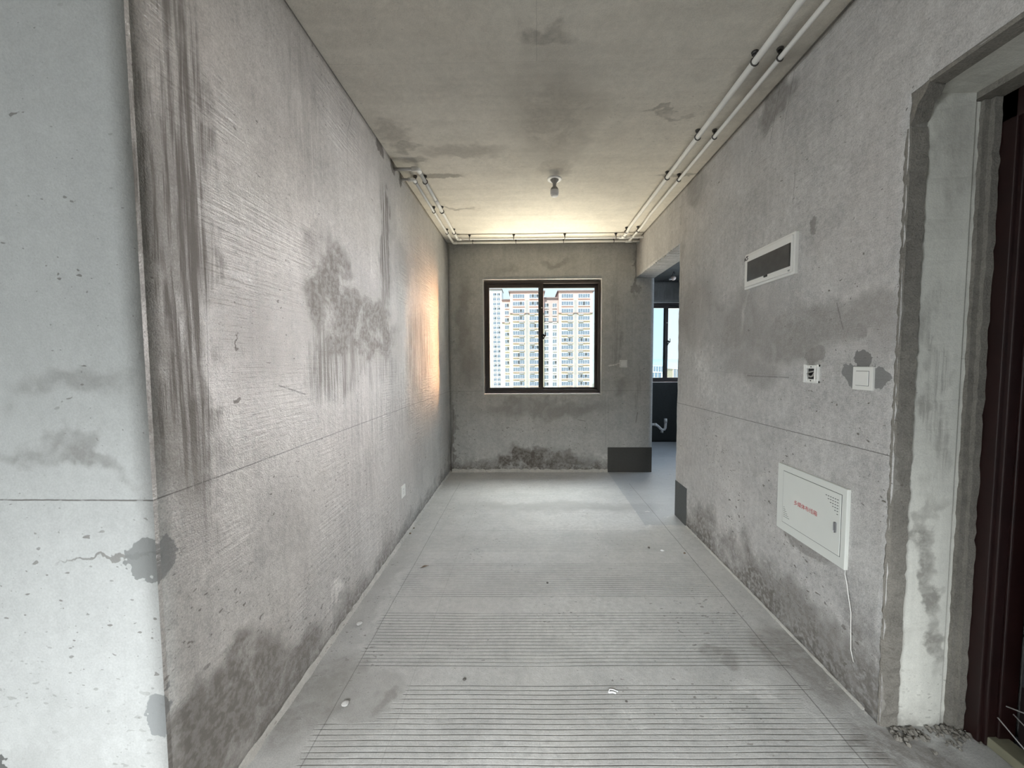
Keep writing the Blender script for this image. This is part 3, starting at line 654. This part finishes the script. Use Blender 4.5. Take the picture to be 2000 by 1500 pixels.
def plate_switch(name, label, axis, u, v, half, rock, cat, outlet=False):
    t = thing(name, label, cat, frame(axis, u, v))
    bm = bmesh.new(); box(bm, -half, half, -half, half, -.003, .0075, .002, 2); link('faceplate', bm, m_white, t)
    if rock:
        bm = bmesh.new(); box(bm, -rock-.0015, rock+.0015, -rock-.0015, rock+.0015, .0070, .0078); link('rocker_gap', bm, m_hole, t)
        bm = bmesh.new(); box(bm, -rock, rock, -rock, rock, .0070, .0100, .0012, 1); link('rocker', bm, m_white, t)
    if outlet:
        bm = bmesh.new()
        for x_, z_, a_ in ((-.009, -.016, .5), (.009, -.016, -.5), (-.007, .016, 0), (.007, .016, 0), (0, -.003, 0)):
            d = Vector((math.sin(a_), math.cos(a_)))*.0045; n = Vector((d.y, -d.x))*.3
            q = [(x_+d.x+n.x, z_+d.y+n.y), (x_+d.x-n.x, z_+d.y-n.y), (x_-d.x-n.x, z_-d.y-n.y), (x_-d.x+n.x, z_-d.y+n.y)]
            f = bm.faces.new([bm.verts.new((p, z, .0078)) for p, z in q]); r = bmesh.ops.extrude_face_region(bm, geom=[f])
            for e_ in r['geom']:
                if isinstance(e_, bmesh.types.BMVert): e_.co.z -= .0015
        link('socket_slots', bm, m_hole, t)
    return t
plate_switch('light_switch', 'large white light switch beside the entrance doorway', 'R', 1.529, 1.302, .0455, .028, 'switch')
plate_switch('light_switch', 'small white switch on the end wall right of the window', 'B', 1.178, 1.350, .045, .033, 'switch')
plate_switch('wall_outlet', 'white power outlet low on the long left wall', 'L', 2.915, .378, .046, 0, 'outlet', True)

# ------------------------------------------------------------------ ceiling lamp and kitchen bulb
m_lampgrey = plain('grey_lamp_plastic', (.30, .29, .27), .5); m_bulb = plain('white_bulb_glass', (.80, .78, .80), .3)
m_rim = plain('white_lamp_rim', (.93, .92, .90), .4)
t = thing('ceiling_lamp', 'bare white bulb in a holder on a round ceiling plate', 'lamp', loc=(.221, 3.152, H))
bm = bmesh.new(); lathe(bm, [(.001, -.004), (.040, -.010), (.050, -.012), (.056, -.010), (.058, -.004), (.058, .004), (.001, .004)], 36); link('ceiling_rose', bm, m_rim, t)
bm = bmesh.new(); lathe(bm, [(.001, -.006), (.034, -.010), (.026, -.022), (.015, -.034), (.014, -.062), (.001, -.064)], 28); link('lamp_holder', bm, m_lampgrey, t)
bm = bmesh.new(); lathe(bm, [(.001, -.060), (.014, -.062), (.024, -.070), (.031, -.083), (.033, -.092), (.001, -.092)], 28); bl = link('bulb', bm, m_lampgrey, t)
bm = bmesh.new(); lathe(bm, [(.001, -.091), (.033, -.0915), (.033, -.120), (.030, -.127), (.001, -.128)], 28); link('bulb_shade', bm, m_bulb, bl)
bm = bmesh.new(); lathe(bm, [(.001, -.127), (.029, -.127), (.027, -.136), (.015, -.142), (.001, -.143)], 28); link('diffuser', bm, m_rim, bl)
t = thing('kitchen_bulb', 'small bare bulb on wires below the kitchen ceiling', 'lamp', loc=(2.20, 5.9, 2.72))
bm = bmesh.new(); tube(bm, [(0, 0, .001), (-.01, 0, -.04), (-.03, 0, -.07)], .006, 8); tube(bm, [(.01, 0, .001), (.02, 0, -.03), (-.005, 0, -.06)], .005, 8); link('wire', bm, m_black, t)
bm = bmesh.new(); bmesh.ops.create_uvsphere(bm, u_segments=16, v_segments=10, radius=.032)
for v in bm.verts: v.co.x *= 1.2
link('bulb', bm, plain('pale_copper_bulb', (.85, .68, .58), .3), t, True, Matrix.Translation((.0, 0, -.095)))
bm = bmesh.new(); tube(bm, [(-.02, 0, -.10), (-.06, 0, -.115)], [.015, .012], 10); link('bulb_cap', bm, m_white, t)

# ------------------------------------------------------------------ heating pipes under the ceiling
m_pvc = plain('white_pvc_pipe', (.86, .84, .80), .35, var=.08, vs=12, spec=.5)
m_pvcg = plain('aged_grey_pvc_pipe', (.50, .48, .46), .45, var=.1, vs=12)
m_clip = plain('dark_pipe_clip', (.06, .055, .05), .5)
PZ = 2.785
def clip(parent, p, d, r):
    """dark saddle clip: stem from the ceiling, ring round the pipe"""
    p, d = Vector(p), Vector(d).normalized(); s = d.cross(Vector((0, 0, 1)))
    bm = bmesh.new()
    ring = arc(p, 0, 2*math.pi, r+.0025, 14, s, (0, 0, 1)); tube(bm, ring, .0035, 6, cap=False)
    q = p + Vector((0, 0, r)); tube(bm, [q, q+Vector((0, 0, H-q.z-.004))], [.006, .009], 8)
    tube(bm, [(p.x, p.y, H-.012), (p.x, p.y, H+.001)], [.013, .016], 10)
    return link('pipe_clip', bm, m_clip, parent)
def run(label, LX, LY, BY, RX, r1, r2, sag, clips, root):
    t = thing('ceiling_pipe', label, 'pipe', loc=root)
    inv = Matrix.Translation(-Vector(root))
    def part(n, bm, m, sm=True): ob = link(n, bm, m, t); ob.matrix_local = inv; return ob
    bm = bmesh.new(); tube(bm, [(XL-.01, LY, PZ+.002), (LX-.02, LY, PZ)], r1*.85, 12); part('short_pipe', bm, m_pvcg)
    bm = bmesh.new(); tube(bm, [(LX-.045, LY, PZ), (LX-.012, LY, PZ)] + [p for p in arc((LX-.012, LY+.012, PZ), -math.pi/2, 0, .012, 5, (1, 0, 0), (0, 1, 0))] + [(LX, LY+.045, PZ)], r1*1.28, 14); part('elbow', bm, m_pvc)
    bm = bmesh.new(); tube(bm, [(LX, LY+.03, PZ), (LX, BY-.02, PZ)], r1, 14); part('side_pipe', bm, m_pvc)
    bm = bmesh.new(); tube(bm, [(LX, BY-.045, PZ), (LX, BY-.012, PZ)] + [p for p in arc((LX+.012, BY-.012, PZ), math.pi, math.pi/2, .012, 5, (1, 0, 0), (0, 1, 0))] + [(LX+.045, BY, PZ)], r1*1.28, 14); part('elbow', bm, m_pvc)
    pts = []
    for i in range(31):
        x = LX+.02 + (XR+.01-LX-.02)*i/30; s_ = sag*math.sin(max(0, (x-.2)/1.1)*math.pi) if x > .2 else 0
        pts.append((x, BY+s_*.3, PZ - s_*.0 + s_*.25))
    bm = bmesh.new(); tube(bm, pts, r1, 14); part('end_pipe', bm, m_pvc)
    pts = [(RX, -1.5+i*.2, PZ) for i in range(26)] + [(RX, 3.8, PZ), (RX+.012*(sag > 0), 4.0, PZ), (RX+.02*(sag > 0), 4.15, PZ), (RX+.015, 4.30, PZ), (RX+.012, BY-.035, PZ)]
    bm = bmesh.new(); tube(bm, pts, r2, 14); part('long_pipe', bm, m_pvc)
    bm = bmesh.new(); tube(bm, [(RX+.012, BY-.06, PZ), (RX+.01, BY-.01, PZ)], r2*1.35, 14); part('pipe_socket', bm, m_pvc); bm = bmesh.new(); tube(bm, [(RX-.03, BY, PZ), (RX+.05, BY, PZ)], r1*1.4, 14); part('tee_joint', bm, m_pvc)
    if r1 > .0125:
        bm = bmesh.new(); tube(bm, [(LX, 3.41, PZ), (LX, 3.66, PZ)], r1*1.22, 14); part('coupling', bm, m_pvc)
    for (p, d) in clips:
        clip(t, p, d, r1 if abs(d[0]) else max(r1, r2)).matrix_local = inv
    return t
cA = [((-.795, 3.675, PZ), (0, 1, 0)), ((-.795, 4.27, PZ), (0, 1, 0)), ((-.795, 3.08, PZ), (0, 1, 0))] + [((x, 4.47, PZ), (1, 0, 0)) for x in (-.655, -.15, .43, 1.01)] + [((1.08, y, PZ), (0, 1, 0)) for y in (1.92, 2.53, 3.06, 4.28)]
cB = [((-.872, 3.675, PZ), (0, 1, 0)), ((-.872, 4.27, PZ), (0, 1, 0)), ((-.872, 3.08, PZ), (0, 1, 0))] + [((x, 4.62, PZ), (1, 0, 0)) for x in (-.64, -.13, .43, 1.02)] + [((1.185, 1.90, PZ), (0, 1, 0)), ((1.185, 2.53, PZ), (0, 1, 0)), ((1.185, 3.10, PZ), (0, 1, 0)), ((1.20, 4.26, PZ), (0, 1, 0))]
run('thicker inner white pipe clipped under the ceiling round three walls', -.795, 2.88, 4.47, 1.08, .0135, .0155, .0, cA, (0, 4.47, PZ))
run('thinner outer white pipe clipped under the ceiling nearest the walls', -.872, 3.04, 4.62, 1.185, .0115, .0115, .02, cB, (0, 4.62, PZ))

# ------------------------------------------------------------------ kitchen drain
t = thing('drain_trap', 'grey plastic drain trap sticking out of the black kitchen wall', 'drain pipe', loc=(1.54, 6.3, .345))
P3 = [(0, 0, 0), (.53, 0, .0), (.575, 0, -.008), (.61, 0, -.035), (.645, 0, -.072), (.675, 0, -.090), (.705, 0, -.082), (.72, 0, -.055), (.722, 0, .0), (.722, 0, .055)]
bm = bmesh.new(); tube(bm, P3, .021, 14); link('pipe', bm, m_pvcg, t)
bm = bmesh.new(); tube(bm, [(.722, 0, .03), (.722, 0, .095)], .026, 14); link('coupling', bm, m_pvcg, t)
bm = bmesh.new(); tube(bm, [(.54, 0, 0), (.575, 0, -.006)], .026, 14); link('coupling', bm, m_pvcg, t)
bm = bmesh.new(); tube(bm, [(.672, 0, -.085), (.664, 0, -.135)], [.018, .022], 12); link('clean_out_cap', bm, m_pvcg, t)

# ------------------------------------------------------------------ scraps on the floor
m_chip = plain('dark_crumb', (.12, .11, .10), .9); m_leafm = plain('dry_brown_scrap', (.16, .11, .07), .8); m_scrap = plain('white_scrap', (.80, .80, .80), .5); m_peb = plain('pale_cement_crumb', (.55, .54, .52), .9)
def crumb(name, label, cat, x, y, r, mat, squash=.6, seed=0, group=None):
    rnd = random.Random(seed); r *= .72 if mat is m_chip else .85; bm = bmesh.new(); bmesh.ops.create_icosphere(bm, subdivisions=2, radius=r)
    for v in bm.verts:
        v.co *= 1 + .35*mnoise.noise(v.co*90/max(r/.01, .5) + Vector((seed*3.1, 0, 0))); v.co.z *= squash
    zmin = min(v.co.z for v in bm.verts)
    ob = link(name, bm, mat); ob.location = (x, y, -zmin-.0005); ob.rotation_euler = (0, 0, rnd.uniform(0, 6)); return tag(ob, label, cat, group)
bm = bmesh.new(); tube(bm, [(-.020, -.006, .003), (-.012, .008, .004), (.002, .006, .004), (.020, -.002, .003)], .0025, 6); tube(bm, [(-.020, -.006, .003), (-.004, -.006, .005), (.010, -.010, .003)], .0035, 6)
c = link('plastic_clip', bm, m_scrap); c.location = (.352, 1.532, .0005); tag(c, 'small white plastic clip lying on the grooved floor near the camera', 'clip')
crumb('cement_crumb', 'larger dark crumb on the floor between the left joint and the near grooves', 'debris', -.277, 1.585, .010, m_chip, .5, 1)
crumb('cement_crumb', 'dark crumb in the middle of the second groove band', 'debris', .12, 2.319, .009, m_chip, .5, 2)
crumb('cement_crumb', 'dark crumb beside the white chip near the kitchen side', 'debris', .891, 2.782, .012, m_chip, .5, 3)
crumb('plaster_flake', 'flat white chip on the floor near the kitchen opening', 'debris', .975, 2.735, .016, m_scrap, .25, 4)
crumb('cement_crumb', 'brown crumb on the right floor joint', 'debris', 1.121, 2.70, .009, m_leafm, .5, 5)
crumb('cement_crumb', 'dark crumb right of the white clip near the camera', 'debris', .395, 1.485, .007, m_chip, .5, 6)
crumb('plaster_lump', 'crumbled pale mortar lump on the damp patch by the left wall', 'debris', -.735, 1.455, .017, m_peb, .5, 7)
crumb('plaster_lump', 'pale mortar lump at the foot of the long left wall', 'debris', XL+.085, 1.93, .018, m_peb, .45, 12)
crumb('cement_crumb', 'brown crumb by the left wall below the outlet', 'debris', -.945, 3.0, .010, m_leafm, .5, 8, 'brown crumbs at the left wall foot')
crumb('cement_crumb', 'brown crumb by the left wall just beyond the outlet', 'debris', -.945, 3.10, .009, m_leafm, .5, 9, 'brown crumbs at the left wall foot')
bm = bmesh.new(); q = [bm.verts.new(p) for p in ((-.03, -.006, .001), (0, -.010, .006), (.03, 0, .001), (0, .009, .004))]; bm.faces.new(q[:3]); bm.faces.new((q[0], q[2], q[3]))
c = link('dry_leaf', bm, m_leafm); c.location = (-.697, 2.504, .002); c.rotation_euler = (0, 0, .5); s = c.modifiers.new('t', 'SOLIDIFY'); s.thickness = .001; tag(c, 'small dry brown scrap on the left end of a groove band', 'debris')
for i, (x, y, lab) in enumerate(((-.624, 1.456, 'nearer'), )): pass
# rubble at the foot of the door reveal
bm = bmesh.new()
for i in range(110):
    x, y = random.uniform(1.33, 1.66), 1.385-abs(random.gauss(0, .035)); r_ = random.uniform(.003, .011)
    g = bmesh.ops.create_icosphere(bm, subdivisions=1, radius=r_, matrix=Matrix.Translation((x, y, r_*.4)))
    for v in g['verts']: v.co += Vector((random.uniform(-.3, .3), random.uniform(-.3, .3), random.uniform(-.3, .3)))*r_
tag(link('mortar_rubble', bm, m_dirt), 'crumbled mortar rubble at the foot of the entrance reveal', 'rubble', kind='stuff')

# ------------------------------------------------------------------ outside: ground, hills, towers
m_ground = plain('dry_ground', (.36, .34, .28), .95, var=.3, vs=.05)
bm = bmesh.new(); box(bm, -900, 900, 9, 2200, -49, -48); struct(link('ground', bm, m_ground), 'pale ground far below the windows')
def hills(y, xs, zf, mat, nm, lab):
    bm = bmesh.new(); rows = []
    for d, k in ((0, 0), (60, .6), (140, 1), (300, .7), (500, 0)):
        rows.append([bm.verts.new((x, y+d, -48 + (zf(x)+48)*k)) for x in xs])
    for a_, b_ in zip(rows, rows[1:]):
        for i in range(len(xs)-1): bm.faces.new((a_[i], a_[i+1], b_[i+1], b_[i])).smooth = True
    bmesh.ops.recalc_face_normals(bm, faces=bm.faces); return struct(link(nm, bm, mat), lab)
m_hill = plain('hazy_blue_hill', (.42, .58, .66), 1, var=.08, vs=.02); m_hill2 = plain('hazy_green_belt', (.46, .60, .58), 1, var=.2, vs=.05)
hills(1500, [i*25-100 for i in range(60)], lambda x: 14 + 9*mnoise.noise(Vector((x*.004, 0, 1))) + 4*mnoise.noise(Vector((x*.02, 0, 4))), m_hill, 'hills', 'hazy blue hills on the horizon')
hills(900, [i*12 for i in range(60)], lambda x: -14 + 5*mnoise.noise(Vector((x*.02, 3, 1))), m_hill2, 'tree_belt', 'hazy tree belt before the hills')

m_cream = plain('cream_facade_paint', (.80, .70, .50), .9, var=.03, vs=.3); m_whitef = plain('white_facade_paint', (.80, .79, .76), .9, var=.03, vs=.3)
m_redf = plain('salmon_facade_cladding', (.80, .53, .45), .9, var=.06, vs=.5); m_brownf = plain('mauve_brown_facade_cladding', (.52, .42, .40), .9, var=.06, vs=.5)
m_greyf = plain('grey_service_recess', (.42, .40, .38), .9, var=.15, vs=.8); m_wframe = plain('white_window_frame', (.82, .83, .84), .6)
m_pane = plain('sky_tinted_pane', (.19, .235, .29), .2, spec=.6); m_open = plain('dark_open_casement', (.07, .08, .09), .8)  # blue-grey of the reflected sky is put into the pane colour
m_roof = plain('brown_roof_edge', (.26, .20, .19), .9); m_louver = plain('grey_louver', (.40, .40, .42), .7)
D = 165.; K = 751/D
def mx(px, k=K): return (px-1030)/k
def mz(py, k=K): return 1.37+(707-py)/k
def win_mesh(name, w, h, panes, openset):
    bm = bmesh.new(); box(bm, -w/2, w/2, -.10, .05, -h/2, h/2, mi=0)
    pw = w/panes
    for i in range(panes):
        a_, b_ = -w/2+i*pw+.04, -w/2+(i+1)*pw-.04
        box(bm, a_, b_, -.13, -.09, -h/2+.08+(h*.22 if i % 2 else 0), h/2-.08, mi=2 if i in openset else 1)
        if i % 2: box(bm, a_, b_, -.13, -.09, -h/2+.08, -h/2+h*.24, mi=1)
    me = bpy.data.meshes.new(name); bm.to_mesh(me); bm.free()
    for m in (m_wframe, m_pane, m_open): me.materials.append(m)
    return me
wm_small = [win_mesh('window', 1.8, 1.75, 2, s) for s in ((), (), (1,), ())]
wm_wide = [win_mesh('window', 4.9, 1.75, 5, s) for s in ((), (), (1, 3), (2,), (), (3,))]
wm_far = [win_mesh('window', 2.0, 1.7, 2, s) for s in ((), (), (1,))]
def ledge_mesh(name, w, h, d, m):
    bm = bmesh.new(); box(bm, -w/2, w/2, -d, .02, -h/2, h/2); me = bpy.data.meshes.new(name); bm.to_mesh(me); bm.free(); me.materials.append(m); return me
lm_small = ledge_mesh('window_ledge', 1.9, .28, .45, m_whitef); lm_wide = ledge_mesh('balcony_ledge', 5.0, .30, .5, m_redf); lm_ac = ledge_mesh('louver', 2.1, .42, .35, m_louver)
def inst(name, me, parent, loc):
    ob = bpy.data.objects.new(name, me); COL.objects.link(ob); ob.parent = parent; ob.location = Vector(loc) - parent.location; return ob
def blk(parent, name, x0, x1, y0, y1, z0, z1, m):
    bm = bmesh.new(); o_ = parent.location; box(bm, x0-o_.x, x1-o_.x, y0-o_.y, y1-o_.y, z0-o_.z, z1-o_.z); return link(name, bm, m, parent)
rw = random.Random(5)
def tower(px0, label, brown_side, full=True):
    """one stair unit: a wide front block with two window bays and a grey recess between"""
    t = thing('apartment_tower', label, 'building', loc=(mx(px0+32), D, -48))
    xa, xb = mx(px0), mx(px0+65); ztop, ztr = mz(571), mz(612)
    blk(t, 'lower_facade', xa, xb, D, D+14, -48, ztr, m_cream); blk(t, 'upper_facade', xa, xb, D-.15, D+14, ztr, ztop, m_redf)
    blk(t, 'roof_slab', xa-.6, xb+.6, D-.9, D+14, ztop, ztop+.45, m_roof)
    blk(t, 'transition_band', xa-.1, xb+.1, D-.5, D, ztr-.2, ztr+.15, m_roof)
    blk(t, 'service_recess', mx(px0+30), mx(px0+35), D-.25, D, -48, ztop-3.5, m_greyf)
    for i in range(-1, 15):
        z = mz(593.5+i*14.1)
        for c, (a_, b_) in enumerate(((5, 28), (37, 60))):
            x = mx(px0+(a_+b_)/2)
            inst('window', wm_wide[rw.randrange(6)], t, (x, D-.1, z)); inst('balcony_ledge', lm_wide, t, (x, D-.1, z-1.12)); 
            if i >= 1: inst('louver', lm_ac, t, (x+(1.2 if c == 0 else -1.3), D-.3, z-1.62))
    return t
tower(997, 'cream apartment tower with salmon top behind the left window pane', True)
tower(1091, 'cream apartment tower with salmon top behind the right window pane', True)
# set-back blocks between and beside them
def setback(px0, px1, ytop, ytr, mtop, mlow, cols, label):
    t = thing('apartment_block', label, 'building', loc=(mx((px0+px1)/2), D+3, -48))
    xa, xb = mx(px0)+.02, mx(px1)-.02; ztop, ztr = mz(ytop), mz(ytr)
    blk(t, 'lower_facade', xa, xb, D+3, D+13, -48, ztr, mlow); blk(t, 'upper_facade', xa, xb, D+2.9, D+13, ztr, ztop, mtop)
    blk(t, 'roof_slab', xa, xb, D+2.2, D+13, ztop, ztop+.5, m_roof); blk(t, 'transition_band', xa, xb, D+2.6, D+3, ztr-.2, ztr+.12, m_roof)
    for i in range(0, 14):
        z = mz(595+i*14.1)
        for c in cols: inst('window', wm_small[rw.randrange(4)], t, (mx(c), D+2.9, z)); inst('window_ledge', lm_small, t, (mx(c), D+2.9, z-1.25))
    return t
setback(980, 997, 585, 628, m_redf, m_cream, (990,), 'narrow set-back block with salmon top left of the left cream tower')
setback(1062, 1091, 582, 627, m_brownf, m_whitef, (1068, 1084), 'white set-back block with mauve brown top between the two cream towers')
# farther tower at the left edge of the pane
D2 = 245.; K2 = 751/D2
t = thing('apartment_tower', 'farther white apartment tower at the left edge of the window view', 'building', loc=(mx(960, K2), D2, -48))
blk(t, 'facade', mx(925, K2), mx(981, K2), D2, D2+14, -48, mz(566, K2), m_whitef); blk(t, 'roof_slab', mx(924, K2), mx(982, K2), D2-1, D2+14, mz(566, K2), mz(565, K2), m_roof)
blk(t, 'corner_strip', mx(956, K2), mx(962, K2), D2-.6, D2, -48, mz(570, K2), m_cream)
for i in range(0, 21):
    for px in (967.2, 974.6): z = mz(575.5+i*9.15, K2); inst('window', wm_far[rw.randrange(3)], t, (mx(px, K2), D2-.1, z)); inst('window_ledge', lm_small, t, (mx(px, K2), D2-.1, z-1.25))
# low buildings seen through the kitchen window
D3 = 300.; K3 = 751/D3
def low(px0, px1, py, label, rows, cols, m, Dd):
    k = 751/Dd; t = thing('distant_building', label, 'building', loc=(mx((px0+px1)/2, k), Dd, -48))
    blk(t, 'facade', mx(px0, k), mx(px1, k), Dd, Dd+12, -48, mz(py, k), m); blk(t, 'roof_slab', mx(px0, k)-.3, mx(px1, k)+.3, Dd-.4, Dd+12, mz(py, k), mz(py, k)+.5, m_whitef)
    for r_ in range(rows):
        for c_ in range(cols): inst('window', wm_small[r_ % 2], t, (mx(px0+(c_+.75)*(px1-px0)/(cols+.4), k), Dd-.05, mz(py+2.5+r_*3.2, k)))
low(1273, 1300, 715.5, 'pale flat-roofed building at the foot of the kitchen window view', 4, 5, m_whitef, 330.)
low(1268, 1291, 728, 'nearer cream building below the pale one in the kitchen window', 4, 3, m_cream, 240.)
low(1312, 1330, 721, 'orange building at the right edge of the kitchen window view', 5, 3, m_cream, 280.)
